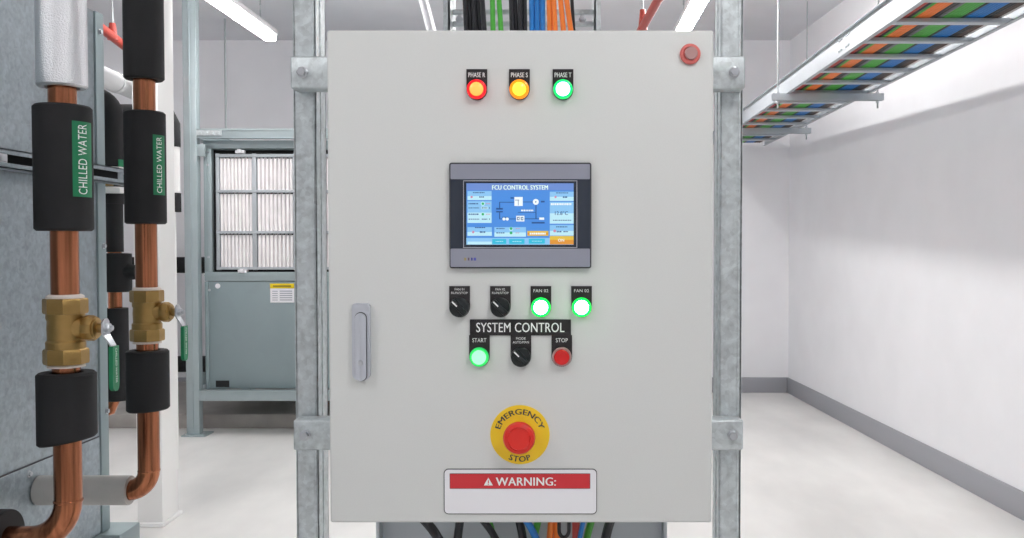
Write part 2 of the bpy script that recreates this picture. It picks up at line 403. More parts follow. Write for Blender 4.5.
# door handle
hb = MB(); hb.poly(rrect(353, 303, 371.3, 379.5, 4, .009, 6, 7), .009, (0,1,0))
hd = hb.build('swing_handle', M_alu, cab, label='silver swing handle of the cabinet door')
hb = MB(); hb.m(1).poly(rrect(356.0, 311.6, 368.6, 380.5, 6.2, .0098, 8), .0006, (0,1,0))
hb.m(0).poly(rrect(356.6, 312.4, 368.0, 379.8, 5.6, .0135, 8), .004, (0,1,0)); hb.build('lever', [M_alu, M_line], hd)
hb = MB(); hb.lathe([(.0042, .0133), (.004, .0148), (.002, .015), (.002, .0142), (0, .0142)], dp(362.2, 362), (0,-1,0), 20); hb.build('key_lock', M_steel, hd)
hb = MB()
for i in range(5):
    for j in range(2):
        p = dp(358.6+j*4.2, 367.5+i*2.2); hb.box(p.x-.002, p.x+.002, Yd-.0141, Yd-.0134, p.z-.0006, p.z+.0006, rot=Matrix.Rotation(.5, 3, 'Y'))
hb.build('embossed_grip', M_alu, hd)
# red ring marker top right
c = dp(690, 54.5)
rm = MB().lathe([(.0155, .0002), (.016, .0035), (.0145, .0052), (.0112, .0056), (.0108, .003), (0, .003)], c, (0,-1,0), 40).build('ring_marker', M_ringred, cab, label='muted red ring with grey centre at top right door corner')
MB().lathe([(.0100, .003), (.0098, .0068), (.0085, .0078), (0, .0072)], c + Vector((.0012,0,.001)), (0,-1,0), 32).build('centre', M_pinkgrey, rm)

# ---------------------------------------------------------------- touch screen
mb = MB(); mb.poly(rrect(449.8, 163, 591.2, 268.3, 2.5, .0075), .0075, (0,1,0))
hmi = mb.build('touch_screen', M_line, cab, label='touch screen operator panel with silver bands')
mb = MB(); 
mb.m(0).poly(rrect(451.2, 164.6, 589.8, 179.6, 1, .0088, 3), .0014, (0,1,0))
mb.m(0).poly(rrect(451.2, 248.6, 589.8, 266.8, 1, .0088, 3), .0014, (0,1,0))
mb.build('bezel_band', M_silver, hmi)
mb = MB(); mb.poly(rrect(451.2, 179.6, 589.8, 248.6, .2, .0086, 2), .0012, (0,1,0))
mb.build('dark_bezel', M_charcoal, hmi)
mb = MB()
for a_ in ((463.8, 180.8, 577.2, 181.6), (463.8, 247.2, 577.2, 248.0), (463.8, 180.8, 464.6, 248.0), (576.4, 180.8, 577.2, 248.0)): bx(mb, *a_, .0084, .0090)
mb.build('screen_border', M_greyprint, hmi)
mb = MB()
for i, (x0, x1) in enumerate(((464.8, 467), (468.5, 470), (471.7, 473.2), (474.2, 476.6))): mb.m(i); bx(mb, x0, 257.6, x1, 260.4, .0086, .0091)
mb.build('maker_mark', [mat('mark_gold', '#a89a68', .5), mat('mark_brown', '#6c5868', .5), mat('mark_navy', '#3a3c94', .5), mat('mark_blue', '#5a5cb8', .5)], hmi)
SM = [S_bg, S_top, S_pan, S_panl, S_txt, S_dk, S_gr, S_or, S_oy, S_teal, S_w, S_pk]
mb = MB()
def sp(x, y): return 460 + x/7.175, 175 + y/7.175
lay = [.0089]
def R_(i, x0, y0, x1, y1, up=0):
    u0, v0 = sp(x0, y0); u1, v1 = sp(x1, y1); mb.m(i); a = dp(u0, v0); b = dp(u1, v1); y = Yd-.0090-up*.00012
    mb.raw([(a.x, y, b.z), (b.x, y, b.z), (b.x, y, a.z), (a.x, y, a.z)], [(0,1,2,3)])
def T_(i, s, x, y, cap, wd=None, bold=.02, up=4):
    u, v = sp(x, y); a = dp(u, v); put_text(mb, s, a.x, a.z, Yd-.0090-up*.00012, cap*K/7.175, wd and wd*K/7.175, bold, i)
def disc(i, x, y, r, up=4):
    u, v = sp(x, y); a = dp(u, v); mb.m(i); q = r*K/7.175
    mb.raw([(a.x+q*math.cos(2*PI*k/20), Yd-.0090-up*.00012, a.z+q*math.sin(2*PI*k/20)) for k in range(20)], [tuple(range(20))])
def dashes(i, x0, x1, y, h=7, up=4):
    x = x0
    while x < x1-4: w = random.uniform(6, 16); R_(i, x, y-h/2, min(x+w, x1), y+h/2, up); x += w+3
R_(0, 50, 62, 815, 500); R_(1, 50, 62, 815, 112, 1); R_(2, 50, 452, 815, 500, 1); R_(3, 60, 478, 232, 498, 2)
T_(4, 'FCU CONTROL SYSTEM', 433, 92, 31, 396, .03)
for x0, y0, x1, y1 in ((58,118,230,182), (58,190,230,345), (58,375,232,437), (250,375,475,443), (645,122,815,188), (645,195,815,350), (645,360,815,435)):
    R_(2, x0, y0, x1, y1, 2); R_(3, x0, (y0+y1)/2+4, x1, y1, 3)
dashes(5, 98, 180, 129); dashes(5, 142, 182, 160, 9); disc(11, 88, 160, 8)
for y in (208, 283): dashes(5, 66, 138, y, 9); disc(3, 168, y, 15, 4); disc(6, 168, y, 9, 5); dashes(11, 190, 222, y, 5)
for y in (238, 318): dashes(5, 66, 142, y, 6); R_(3, 156, y-9, 205, y+9, 4); dashes(5, 160, 200, y, 7, 5); R_(5, 213, y-5, 218, y+5, 4)
dashes(5, 112, 187, 378, 7); dashes(5, 146, 186, 410, 11); disc(11, 99, 410, 9)
for y in (385, 416): dashes(5, 264, 322, y, 7); disc(6, 369, y, 10, 5); dashes(11, 402, 432, y, 4)
disc(3, 369, 388, 14, 4)
dashes(5, 690, 776, 131, 6); disc(11, 686, 160, 8); dashes(5, 738, 776, 161, 10)
dashes(10, 652, 804, 211, 14); T_(5, '12.8°C', 728, 275, 26, 92, .02); dashes(5, 668, 804, 326, 6)
dashes(5, 690, 770, 373, 7); disc(11, 680, 402, 10); dashes(5, 694, 728, 407, 10); dashes(5, 742, 780, 407, 8)
R_(7, 645, 438, 815, 498, 4); R_(8, 645, 438, 815, 466, 5); T_(10, 'ON', 726, 468, 20, 42, .02, 6)
R_(8, 485, 402, 635, 437, 4); R_(7, 488, 414, 632, 430, 5); dashes(10, 502, 616, 421, 13, 6)
for x0, x1, y in ((235,335,477), (355,465,477), (495,610,475)): R_(9, x0, y-17, x1, y+17, 4); dashes(3, x0+24, x1-22, y, 5, 5)
for r in ((287,195,392,200), (284,195,291,240), (284,268,291,318), (287,314,410,319), (455,193,524,198), (543,214,550,318), (462,313,575,318), (418,268,545,272), (262,238,310,250), (262,260,310,270), (365,162,390,172), (582,187,608,199), (516,338,608,349)): R_(5, *r, 2)
R_(10, 393, 160, 452, 224, 3); R_(5, 397, 180, 428, 184, 4); R_(5, 418, 184, 422, 220, 4); disc(10, 545, 195, 21, 3); disc(5, 545, 195, 5, 4)
R_(10, 406, 294, 464, 334, 3); R_(5, 430, 300, 434, 328, 4); R_(5, 412, 302, 426, 326, 4); R_(5, 440, 302, 456, 326, 4); R_(10, 417, 308, 424, 320, 5); R_(10, 445, 308, 452, 320, 5)
disc(10, 318, 317, 11, 3); disc(10, 342, 317, 11, 3); dashes(5, 308, 350, 304, 6, 5); R_(10, 570, 306, 605, 322, 3); dashes(10, 440, 530, 256, 11)
mb.build('display', SM, hmi, label='glowing blue display')

# ================================================================ CABLE LADDER AND CABLES ABOVE CABINET
Yl = Yp
lad = thing('cable_ladder', 'vertical galvanised cable ladder rising behind the cabinet top', 'cable ladder', (xx(522, Yl), Yl, zz(88, Yl)))
for a, b, s in ((444, 450.5, 1), (594, 600.5, -1)):
    mb = MB(); x0, x1 = xx(a, Yl), xx(b, Yl); z0 = zz(80, Yl)
    mb.box(x0, x1, Yl, Yl+.003, z0, H); mb.box(*((x1-.003, x1) if s > 0 else (x0, x0+.003)), Yl, Yl+.09, z0, H)
    mb.build('side_rail', M_galv, lad)
zr = 0
for i in range(7):
    dz = i*.235
    mb = MB(); x0, x1 = xx(450.5, Yl), xx(594, Yl)
    for v0, v1 in ((9.3, 14), (21.3, 26)): mb.box(x0, x1, Yl+.04, Yl+.05, zz(v1, Yl+.04)+dz, zz(v0, Yl+.04)+dz, .001, 1)
    ru = mb.build('rung', M_galv, lad)
    for u in (459, 582.5):
        p = W(u, 18.6, Yl+.035); mb = MB(); mb.box(p.x-.003, p.x+.003, Yl+.044, Yl+.05, p.z-.012+dz, p.z+.012+dz)
        mb.lathe([(.007, 0), (.007, .004), (.004, .0045), (.004, .008), (0, .008)], (p.x, Yl+.044, p.z+dz), (0,-1,0), 6); mb.build('bolt', M_steel, ru)
ORD = ['leftmost', 'second from left', 'third from left', 'fourth from left', 'fifth from left']
def top_cable(col, ub, ut, label, grp, Y=1.50, r=.0040):
    pb_ = W(ub, 30, Y); pt = W(ut, 0, Y); sl = (pt.x-pb_.x)/(pt.z-pb_.z)
    z0 = DZ1-.0035; pts = [(pb_.x + sl*(z0-pb_.z), Y, z0)]
    pts += [(pb_.x + sl*.08, Y, pb_.z+.08), (pb_.x+sl*.22, Y+.02, pb_.z+.22)]
    xe = pb_.x + sl*.25
    pts += [(xe, Y+.06, pb_.z+.40), (xe, Y+.06, H)]
    o = MB().sweep(pts, r, 10).build('power_cable', CAB[col]); origin_to(o, pts[0]); tag(o, label, 'cable', grp)
for i, (b, t) in enumerate(((466.2, 465), (470.8, 469), (475.3, 473.3), (479.8, 477.6), (484.4, 482.4))):
    top_cable('black', b, t, '%s of five black cables left of the green pair above cabinet' % ORD[i], 'black cables left of the green pair', 1.50 if i % 2 else 1.495)
for i, (b, t) in enumerate(((493, 492.4), (501, 499))): top_cable('green', b, t, '%s green cable dropping into cabinet top' % ('left-hand', 'right-hand')[i], 'green cable pair', r=.0043)
for i, (b, t) in enumerate(((512, 511), (516.3, 515), (520.6, 520), (524.9, 524.5))):
    top_cable('black', b, t, '%s of four black cables between green and blue ones' % ORD[i], 'black cables between green and blue', 1.50 if i % 2 else 1.495)
for i, (b, t) in enumerate(((532, 531.5), (537.3, 537), (542.8, 542.5))):
    top_cable('blue', b, t, '%s of three blue cables dropping into cabinet top' % ('left', 'middle', 'right')[i], 'three blue cables above cabinet', r=.0045)
for i, (b, t) in enumerate(((549.7, 549), (555.2, 553.6), (563.4, 560.5), (570.8, 566.5))):
    top_cable('orange', b, t, '%s of four orange cables dropping into cabinet top' % ORD[i], 'four orange cables above cabinet', r=.0044)
top_cable('black', 575.6, 571, 'single thin black cable right of the orange cables', None, 1.512, r=.0035) if False else None
o = MB().sweep([(xx(575.6, 1.512), 1.512, DZ1-.0035), (xx(573.5, 1.512), 1.512, DZ1+.03), (xx(571, 1.512), 1.515, DZ1+.1), (xx(570, 1.512), 1.53, DZ1+.3), (xx(570, 1.512), 1.53, H)], .003, 10).build('power_cable', CAB['black'])
tag(origin_to(o, (xx(575.6, 1.512), 1.512, DZ1-.0035)), 'thin black cable leaning beside the rightmost orange cable', 'cable')

# ================================================================ BELOW THE CABINET: backing sheet and cables
Yb = 1.56
bk = thing('backing_sheet', 'galvanised backing sheet standing below cabinet behind the loose cables', 'metal sheet', (xx(521, Yb), Yb, 0))
MB().box(xx(381, Yb), xx(663, Yb), Yb, Yb+.003, 0, DZ0-.002).build('sheet', M_galv_tray, bk)
for a, b in ((378, 381.5), (662.5, 666)): MB().box(xx(a, Yb), xx(b, Yb), Yb-.03, Yb+.003, 0, DZ0-.002, .001, 1).build('side_flange', M_galv_tray, bk)
zb = DZ0+.0035
def low_cable(col, u0, u1, r, label, grp=None, Y=1.48, mid=None):
    Y = {'black': 1.47, 'blue': 1.452, 'green': 1.492, 'orange': 1.47, 'red': 1.47}[col]; sl = u1; x0 = xx(u0, Y) - sl*.014; pts = [(x0, Y, zb), (x0, Y, zb-.004)]; n = 12
    for k in range(1, n+1):
        t = k/n; dz = .10*t; pts.append((x0 + sl*(dz - dz*dz*4.2), Y + .012*math.sin(PI*t), zb-.004-dz))
    xe = pts[-1][0]; pts += [(xe + sl*.01, Y, .5), (xe + sl*.015, Y, r*.2)]
    o = MB().sweep(pts, r, 10).build('power_cable', CAB[col]); tag(origin_to(o, pts[0]), label, 'cable', grp)
for col, u0, u1, r, lb in (('black', 421, .95, .008, 'thick black cable hanging farthest left below cabinet'), ('black', 459, -.2, .007, 'black cable hanging second from left below cabinet'),
        ('black', 480, .9, .006, 'black cable beside the left green one below cabinet'), ('green', 486, .35, .005, 'left green cable hanging below the warning sign'),
        ('black', 518, .25, .007, 'black cable just left of the blue one below cabinet'), ('blue', 526.5, .65, .006, 'left blue cable hanging below the warning sign'),
        ('green', 540, -.35, .006, 'middle green cable hanging between blue and orange below cabinet'), ('orange', 551.5, -.12, .0055, 'left orange cable hanging below the warning sign'),
        ('orange', 557.5, -.05, .0055, 'right orange cable hanging below the warning sign'), ('red', 576, .02, .0065, 'red cable hanging below the warning sign'),
        ('blue', 583.5, -.25, .004, 'thin blue cable right of the red one below cabinet'), ('green', 594.5, -.4, .006, 'right green cable hanging below cabinet'), ('black', 612, -.35, .008, 'thick black cable hanging farthest right below cabinet')):
    low_cable(col, u0, u1, r, lb, 'cables hanging under the cabinet')
Y = 1.45; pts = []
for k in range(13):
    an = PI + PI*k/12; pts.append((xx(564, Y) + .008*math.cos(an), Y, zz(530, Y) + .012*math.sin(an)))
pts = [(pts[0][0], Y, zb)] + pts + [(pts[-1][0], Y, zb)]
tag(origin_to(MB().sweep(pts, .003, 8).build('looped_cable', CAB['black']), pts[0]), 'short black cable looped in a U under cabinet', 'cable')

# ================================================================ CASING (left foreground)
XC, YC1, YC0 = -1.30, 2.545, .9
zt, zbm = zz(14.5, YC1), zz(528, YC1)
cs = thing('air_handler_casing', 'large galvanised sheet metal casing at the left edge behind the pipes', 'equipment casing', (XC-.5, 1.7, 0))
MB().box(XC-1.0, XC, YC0, YC1-.045, zbm, zt, .003).build('side_panel', M_galv_big, cs)
MB().box(XC-1.0, XC+.004, YC1-.043, YC1, zbm, zt, .002).build('corner_post', M_galv_far, cs)
# raised lower panel with a sloping-in-view seam
zs = zz(474, 2.03)
def seam_z(v, u): 
    Yv = XC*F/(u-PX); return zz(v, Yv)
zs = (seam_z(476, 0) + seam_z(452, 53))/2
MB().box(XC-.005, XC+.003, YC0, YC1-.05, zbm+.005, zs-.004, .001, 1).build('lower_panel', M_galv_big, cs)
mb = MB(); mb.box(XC-.001, XC+.0012, YC0, YC1-.05, zs-.004, zs); mb.build('seam', M_line, cs)
for u, v in ((101, 32), (102, 246), (103, 411), (24, 474)):
    Yv = XC*F/(u-PX); p = Vector((XC+(.004 if u > 90 else .003), Yv, zz(v, Yv)))
    mb = MB(); mb.lathe([(.008, -.001), (.008, .002)], p, (1,0,0), 20); mb.lathe([(.006, .002), (.006, .007), (0, .0075)], p, (1,0,0), 6); mb.build('screw', M_steel, cs)
for y0_, y1_ in ((YC1-.06, YC1+.06), (YC0, YC0+.1)): MB().box(XC-1.0, XC+.06, y0_, y1_, zbm-.07, zbm-.001, .003).build('base_rail', M_galv_far, cs)
for yy in (YC0+.05, YC1):
    for x in (XC-.95, XC): MB().box(x-.03, x+.03, yy-.03, yy+.03, 0, zbm-.071, .002).build('leg', M_galv_far, cs)
# strut channel along the casing, carries clamps
zS = zz(157, 2.0); st = MB(); x0 = XC+.005
st.box(x0, x0+.003, YC0+.1, 2.64, zS-.021, zS+.021); st.box(x0, x0+.038, YC0+.1, 2.64, zS+.019, zS+.022); st.box(x0, x0+.038, YC0+.1, 2.64, zS-.022, zS-.019)
st.box(x0+.035, x0+.038, YC0+.1, 2.64, zS+.010, zS+.022); st.box(x0+.035, x0+.038, YC0+.1, 2.64, zS-.022, zS-.010)
st = st.build('support_strut', M_galv_big, cs)
mb = MB()
mb.box(x0+.004, x0+.036, 1.98, 2.04, zS-.017, zS+.017, .003); mb.box(x0+.030, x0+.042, 2.0, 2.03, zS-.008, zS+.008, .002); mb.build('strut_nut', M_steel, st)
mb = MB(); mb.box(x0+.0031, x0+.006, YC0+.1, 2.6, zS-.0185, zS+.0185); mb.build('strut_shade', M_dark, st)  # near-black sheet: shade inside the open channel put in as colour

# ================================================================ CHILLED WATER RISERS
def cyl_wrap(cx, cy, r, th0, sgn=1):
    """maps (arc length from th0, z) to the sleeve surface; th measured from -Y towards +X"""
    return lambda s, z: Vector((cx + r*math.sin(th0 + s/r), cy - r*math.cos(th0 + s/r), z))
def patch(mb, f, s0, s1, z0, z1, n=16):
    vs = []; fs = []
    for k in range(n+1):
        s = s0 + (s1-s0)*k/n; vs += [f(s, z0), f(s, z1)]
    for k in range(n): fs.append((2*k, 2*k+2, 2*k+3, 2*k+1))
    mb.raw(vs, fs)
def marker(parent, cx, cy, r, ztop, zbot, th0, arc, cap):
    mb = MB(); mb.m(0); patch(mb, cyl_wrap(cx, cy, r+.0006, th0), 0, arc, zbot, ztop, 20)
    vs, fs, w = text2d('CHILLED WATER', .0); f = cyl_wrap(cx, cy, r+.0014, th0)
    Lz = (ztop-zbot)*.93; z0 = (ztop+zbot)/2 - Lz/2
    mb.m(1).raw([f(arc*.44 + cap*.5 - y*cap, z0 + x/w*Lz) for x, y in vs], fs)
    return mb.build('pipe_marker', [M_green, M_wtxt], parent, label='green chilled water marker')
def sleeve(root, cx, cy, r, z0, z1, m, slant=0., n=40, ri=.030, label=None):
    vs = []; fs = []
    prof = [(ri, z0), (r-.004, z0), (r, z0+.004)] + [(r, z0+(z1-z0)*k/10) for k in range(1, 10)] + [(r, z1-.004), (r-.004, z1), (ri, z1)]
    for i, (rr, z) in enumerate(prof):
        for k in range(n):
            an = 2*PI*k/n; x = rr*math.cos(an); y = rr*math.sin(an)
            dz = slant*x if i < 3 else (0)
            vs.append((cx+x, cy+y, z+dz))
    for i in range(len(prof)-1):
        for k in range(n): fs.append((i*n+k, i*n+(k+1)%n, (i+1)*n+(k+1)%n, (i+1)*n+k))
    L_ = (len(prof)-1)*n
    for k in range(n): fs.append((L_+k, L_+(k+1)%n, (k+1)%n, k))
    mb = MB().raw(vs, fs); kw = {'label': label} if label else {}
    return mb.build('insulation_sleeve', m, root, **kw)
def valve(root, cx, cy, ztop, zbot, zc, yaw, lab):
    h = ztop-zbot; ph = .5
    mb = MB()
    # octagonal end nuts plus a cast body that bulges around the ball
    mb.lathe([(.030, 0), (.0385, .001), (.0395, .004), (.0395, h*.21), (.0375, h*.235), (.030, h*.24)], (cx, cy, zbot), (0,0,1), 8, ph)
    mb.lathe([(.030, 0), (.0375, .001), (.0390, .004), (.0390, h*.21), (.0375, h*.235), (.030, h*.24)], (cx, cy, ztop-h*.24), (0,0,1), 8, ph)
    b = MB(); b.lathe([(.030, h*.20), (.0345, h*.22), (.0345, h*.34), (.0315, h*.37), (.0322, h*.55), (.0315, h*.66), (.0335, h*.69), (.0335, h*.79), (.030, h*.8)], (cx, cy, zbot), (0,0,1), 40)
    b2 = b.bm; mb.merge(b2)
    ax = Vector((math.cos(yaw), math.sin(yaw), 0)); o = Vector((cx, cy, zc))
    mb.lathe([(.024, .018), (.0215, .030), (.0185, .040), (.0195, .044)], o, ax, 32)
    mb.lathe([(.018, .036), (.0235, .038), (.0245, .042), (.0245, .053), (.0225, .057), (.015, .058)], o, ax, 10, .5)
    mb.lathe([(.019, .055), (.0185, .0605), (.015, .062)], o, ax, 32)
    v = mb.build('ball_valve', M_brass, root, label=lab)
    s = MB(); s.lathe([(.0095, .060), (.0095, .0735), (.006, .074)], o, ax, 20); s.build('stem', M_brass, v)
    s = MB(); s.lathe([(.0125, .0745), (.0125, .0765), (.011, .077)], o, ax, 24); s.lathe([(.0095, .0765), (.0095, .083), (.008, .085)], o, ax, 6); s.lathe([(.005, .084), (.005, .089), (0, .0895)], o, ax, 12)
    s.build('hub_nut', M_steel, v)
    # lever: plate hanging down, stepped outward, face towards the axis direction
    side = Vector((-ax.y, ax.x, 0))
    def bar(pts, ws, th):
        vs = []; fs = []
        for (d, z), w_ in zip(pts, ws):
            c0 = o + ax*d + Vector((0,0,z))
            vs += [c0 - side*w_, c0 + side*w_, c0 + side*w_ + ax*th, c0 - side*w_ + ax*th]
        for i in range(len(pts)-1):
            for k in range(4): fs.append((i*4+k, i*4+(k+1)%4, (i+1)*4+(k+1)%4, (i+1)*4+k))
        fs += [(3,2,1,0), tuple(len(pts)*4-4+k for k in range(4))]
        return MB().raw(vs, fs)
    bar([(.0735, .018), (.0735, .012), (.0735, -.008), (.076, -.014), (.087, -.032), (.089, -.040), (.089, -.060)], [.006, .0125, .0135, .012, .010, .010, .010], .003).build('lever', M_steel, v)
    gb = bar([(.0872, -.034), (.0865, -.037), (.0865, -.105), (.0865, -.114), (.087, -.119)], [.0105, .0118, .0122, .0105, .005], .008)
    vs, fs, w = text2d('CHILLED WATER', .0); cap = .0062; Lz = .066
    base = o + ax*(.0865+.0087) + Vector((0,0,-.038))
    # side must point to picture right when seen along -ax
    gb.m(1).raw([base - Vector((0,0,1))*(x/w*Lz) + side*((y-.5)*cap) for x, y in vs], fs)
    gb.build('lever_grip', [M_green, M_wtxt], v, label='green lever grip')
def riser(cu_, Y, R, rows, r_up, m_up, r_mid, r_lo, lab, slant, mk):
    X = xx(cu_, Y); z = lambda v: zz(v, Y)
    t = thing('chilled_water_pipe', lab, 'pipe', (X, Y, 0), 'chilled water risers in front of the casing')
    (a, b, c_, d, e, f_, g, hh, ez) = rows
    zE = z(ez); n = 8
    pts = [(X, Y, H)] + [(X, Y, zE+.001)] + [(X - R*(1-math.cos(PI/2*k/n)), Y, zE - R*math.sin(PI/2*k/n)) for k in range(n+1)]
    end = XC+.006; pts.append((end, Y, zE-R))
    MB().sweep(pts, .0245 if R > .06 else .0252, 32).build('copper_tube', M_copper, t)
    MB().lathe([(.025, 0), (.0262, .002), (.0262, .004), (.025, .006)], (X, Y, zE-.004), (0,0,1), 32).build('braze_joint', M_copper, t)
    sleeve(t, X, Y, r_up, z(a), H-.001, m_up, label='silver foil-wrapped upper sleeve' if m_up is M_foil else 'black foam upper sleeve')
    s2 = sleeve(t, X, Y, r_mid, z(c_), z(b), M_black, label='black foam middle sleeve')
    sleeve(t, X, Y, r_lo, z(hh), z(g), M_black, slant, label='black foam lower sleeve')
    marker(s2, X, Y, r_mid, z(mk[0]), z(mk[1]), mk[2], mk[3], mk[4])
    valve(t, X, Y, z(d), z(f_), z(e), .0, 'brass ball valve')
    for zz_ in (z(d)+.003, z(f_)-.002): MB().lathe([(.0275, -.003), (.033, -.003), (.0325, .001), (.0278, .004)], (X, Y, zz_), (0,0,1), 32).build('sealant_ring', M_tape, t)
    return t, X, zE-R
Y1, Y2 = 1.70, 2.20
t1, X1, zq1 = riser(64.5, Y1, .075, (88, 106, 231, 298, 328, 364, 372, 441, 500), .0435, M_foil, .0505, .0515, 'copper chilled water pipe nearest the left edge with silver foil upper sleeve', .16, (123, 197.5, .80, .044, .0185))
t2, X2, zq2 = riser(146.2, Y2, .05, (80, 112, 224, 290, 312, 341, 350, 410, 470), .046, M_black, .0475, .0495, 'copper chilled water pipe beside the white column, black foam sleeves throughout', .05, (136, 195.5, .80, .036, .0145))
# lagging on the low horizontal legs (parts of the risers)
MB().lathe([(.0255, 0), (.035, .001), (.036, .004), (.036, X2-.045-XC-.006), (.0255, X2-.045-XC-.006)], (X2-.045, Y2, zq2), (-1,0,0), 36).build('insulation_sleeve', M_foilgrey, t2, label='grey horizontal sleeve near the floor')
MB().lathe([(.028, 0), (.055, .001), (.056, .005), (.056, X1-.115-XC-.006), (.028, X1-.115-XC-.006)], (X1-.115, Y1, zq1), (-1,0,0), 36).build('insulation_sleeve', M_black, t1, label='black horizontal sleeve near the floor')

# ================================================================ BACKGROUND PIPES LEFT
Y3 = 3.0; X3 = xx(114.5, Y3); z3 = lambda v: zz(v, Y3)
t = thing('lagged_pipe', 'black lagged pipe between the two copper risers, elbow at its top', 'pipe', (X3, Y3, 0))
zE = z3(118); R = .07
zL = z3(392)
pts = [(-2.6, Y3, zL-.08), (X3-.08, Y3, zL-.08), (X3-.024, Y3, zL-.057), (X3, Y3, zL), (X3, Y3, zE)] + [(X3 - R + R*math.cos(PI/2*k/8), Y3, zE + R*math.sin(PI/2*k/8)) for k in range(1, 9)] + [(-3.2, Y3, zE+R), (-3.26, Y3, zE+R), (-3.26, Y3, .0)]
MB().sweep(pts, .022, 20).build('copper_tube', M_copper, t)
pts2 = [(X3, Y3, z3(195))] + pts[4:14]
MB().sweep(pts2, .034, 24).build('insulation_sleeve', M_black, t)
mb = MB(); mb.cyl((X3, Y3, z3(252)), (X3, Y3, z3(200)), .028); mb.cyl((X3, Y3, z3(204)), (X3, Y3, z3(192)), .036); mb.build('insulation_sleeve', M_black, t)
mb = MB(); mb.lathe([(.03, 0), (.043, .002), (.043, z3(253)-z3(292)-.002), (.03, z3(253)-z3(292))], (X3+.01, Y3, z3(292)), (0,0,1), 28)
mb.lathe([(.028, 0), (.024, .06), (0, .062)], (X3+.025, Y3, z3(272)), (1,-.2,0), 20)
vb = mb.build('valve_cover', M_black, t)
MB().lathe([(.004, 0), (.0075, .003), (.0075, .010), (0, .013)], (X3-.012, Y3-.046, z3(275)), (0,-1,0), 16).build('yellow_knob', M_sticker, vb)
MB().cyl((X3, Y3, z3(400)), (X3, Y3, z3(308)), .040).build('insulation_sleeve', M_black, t)
mb = MB(); patch(mb, cyl_wrap(X3, Y3, .0375, .85), 0, .03, z3(186), z3(160)); mb.build('pipe_marker', M_green, t)
mb = MB()
for v in (172, 190): mb.lathe([(.035, -.009), (.043, -.009), (.043, .009), (.035, .009)], (X3, Y3, z3(v)), (0,0,1), 28)
mb.box(X3-.055, X3+.05, Y3-.060, Y3-.030, z3(194), z3(189), .003); mb.box(X3-.055, X3+.05, Y3-.060, Y3-.030, z3(173), z3(168), .003)
mb.build('clamp_block', M_white, t)
MB().box(X3-.01, X3+.03, Y3-.066, Y3-.058, z3(187), z3(176), .003).build('clamp_bolt', M_brass, t)
# white round duct passing behind
p0, p1 = W(80, 66, 4.2), W(150, 98, 5.4)
d = (p1-p0); 
t = thing('white_duct', 'white round insulated duct slanting behind the black lagged elbow', 'duct', (p0+p1)/2)
MB().cyl(p0 - d*.35, p1, .050, 28).build('tube', M_duct, t)
dn = d.normalized(); q = W(111, 80, 4.7); 
k = (q-p0).dot(dn); MB().cyl(p0+dn*k, p0+dn*(k+.05), .056, 28).build('collar', M_duct, t)
MB().sweep([p1-dn*.02, p1+dn*.05, Vector((p1.x+.03, p1.y+.08, p1.z-.12)), Vector((p1.x+.03, p1.y+.08, 0))], .049, 24).build('drop', M_duct, t)
# pipe behind the column with white band
Y4 = 6.0; X4 = xx(173.5, Y4); z4 = lambda v: zz(v, Y4)
t = thing('banded_pipe', 'black lagged pipe with a white band just right of the white column', 'pipe', (X4, Y4, 0))
MB().sweep([(X4, Y4, 0), (X4, Y4, z4(125)), (X4-.03, Y4, z4(116)), (X4-.10, Y4, z4(112)), (X4-.60, Y4, z4(112)), (X4-.62, Y4, z4(112)-.03), (X4-.62, Y4, 0)], .018, 20).build('core_tube', M_white, t)
MB().sweep([(X4, Y4, z4(147)), (X4, Y4, z4(125)), (X4-.03, Y4, z4(115)), (X4-.10, Y4, z4(112)), (X4-.58, Y4, z4(112))], .052, 24).build('insulation_sleeve', M_black, t)
MB().cyl((X4, Y4, z4(193)), (X4, Y4, z4(147)), .046).build('white_band', M_white, t)
MB().cyl((X4, Y4, z4(212)), (X4, Y4, z4(193)), .052).build('insulation_sleeve', M_black, t)
# two horizontal pipes at the back
def low_pipe(v0, v1, Yv, x0, x1, m, label):
    za, zb2 = zz(v1, Yv), zz(v0, Yv); r = (zb2-za)/2; zc = (za+zb2)/2
    t = thing('horizontal_pipe', label, 'pipe', ((x0+x1)/2, Yv, 0))
    MB().cyl((x0, Yv, zc), (x1, Yv, zc), r, 28).build('insulation_sleeve', m, t)
    for x in (x0+.15, x1-.12):
        MB().box(x-.02, x+.02, Yv-.02, Yv+.02, .12, za+.003).build('stand', M_galv_far, t)
        MB().box(x-.05, x+.05, Yv-.04, Yv+.04, za-.006, za+.004, .002).build('saddle', M_galv_far, t)
low_pipe(257, 273, 8.2, -4.9, xx(209, 8.2), M_black, 'black lagged pipe running level behind the left filter frame post')
low_pipe(356, 372, 8.4, -4.9, xx(215, 8.4), M_black, 'low black lagged pipe just above the concrete plinth')
# red sprinkler pipes
X = -3.02
t = thing('sprinkler_pipe', 'red sprinkler pipe hanging between casing corner and black riser', 'pipe', (X, 6.0, 2.9))
pA = W(100, 27, 5.8); pB = W(150, 66, 6.9)
MB().sweep([pA + (pA-pB)*1.2, pA, pB, pB+Vector((.02,.06,-.02)), Vector((pB.x+.02, pB.y+.07, .0))], .030, 20).build('tube', M_redpipe, t)
q = pA.lerp(pB, .22)
mb = MB(); mb.cyl(q+Vector((0,0,-.02)), q+Vector((0,0,.09)), .033, 20, .02); mb.build('clamp', M_redpipe, t)
MB().cyl(q+Vector((0,0,.07)), Vector((q.x, q.y, H)), .006, 10).build('hanger_rod', M_rod, t)
X = .50
t = thing('sprinkler_pipe', 'red sprinkler pipe slanting above cabinet top beside the right tube light', 'pipe', (X, 5.5, 2.9))
pA = W(666, -14, 4.9); pB = W(641, 30, 5.86); dd = pB-pA
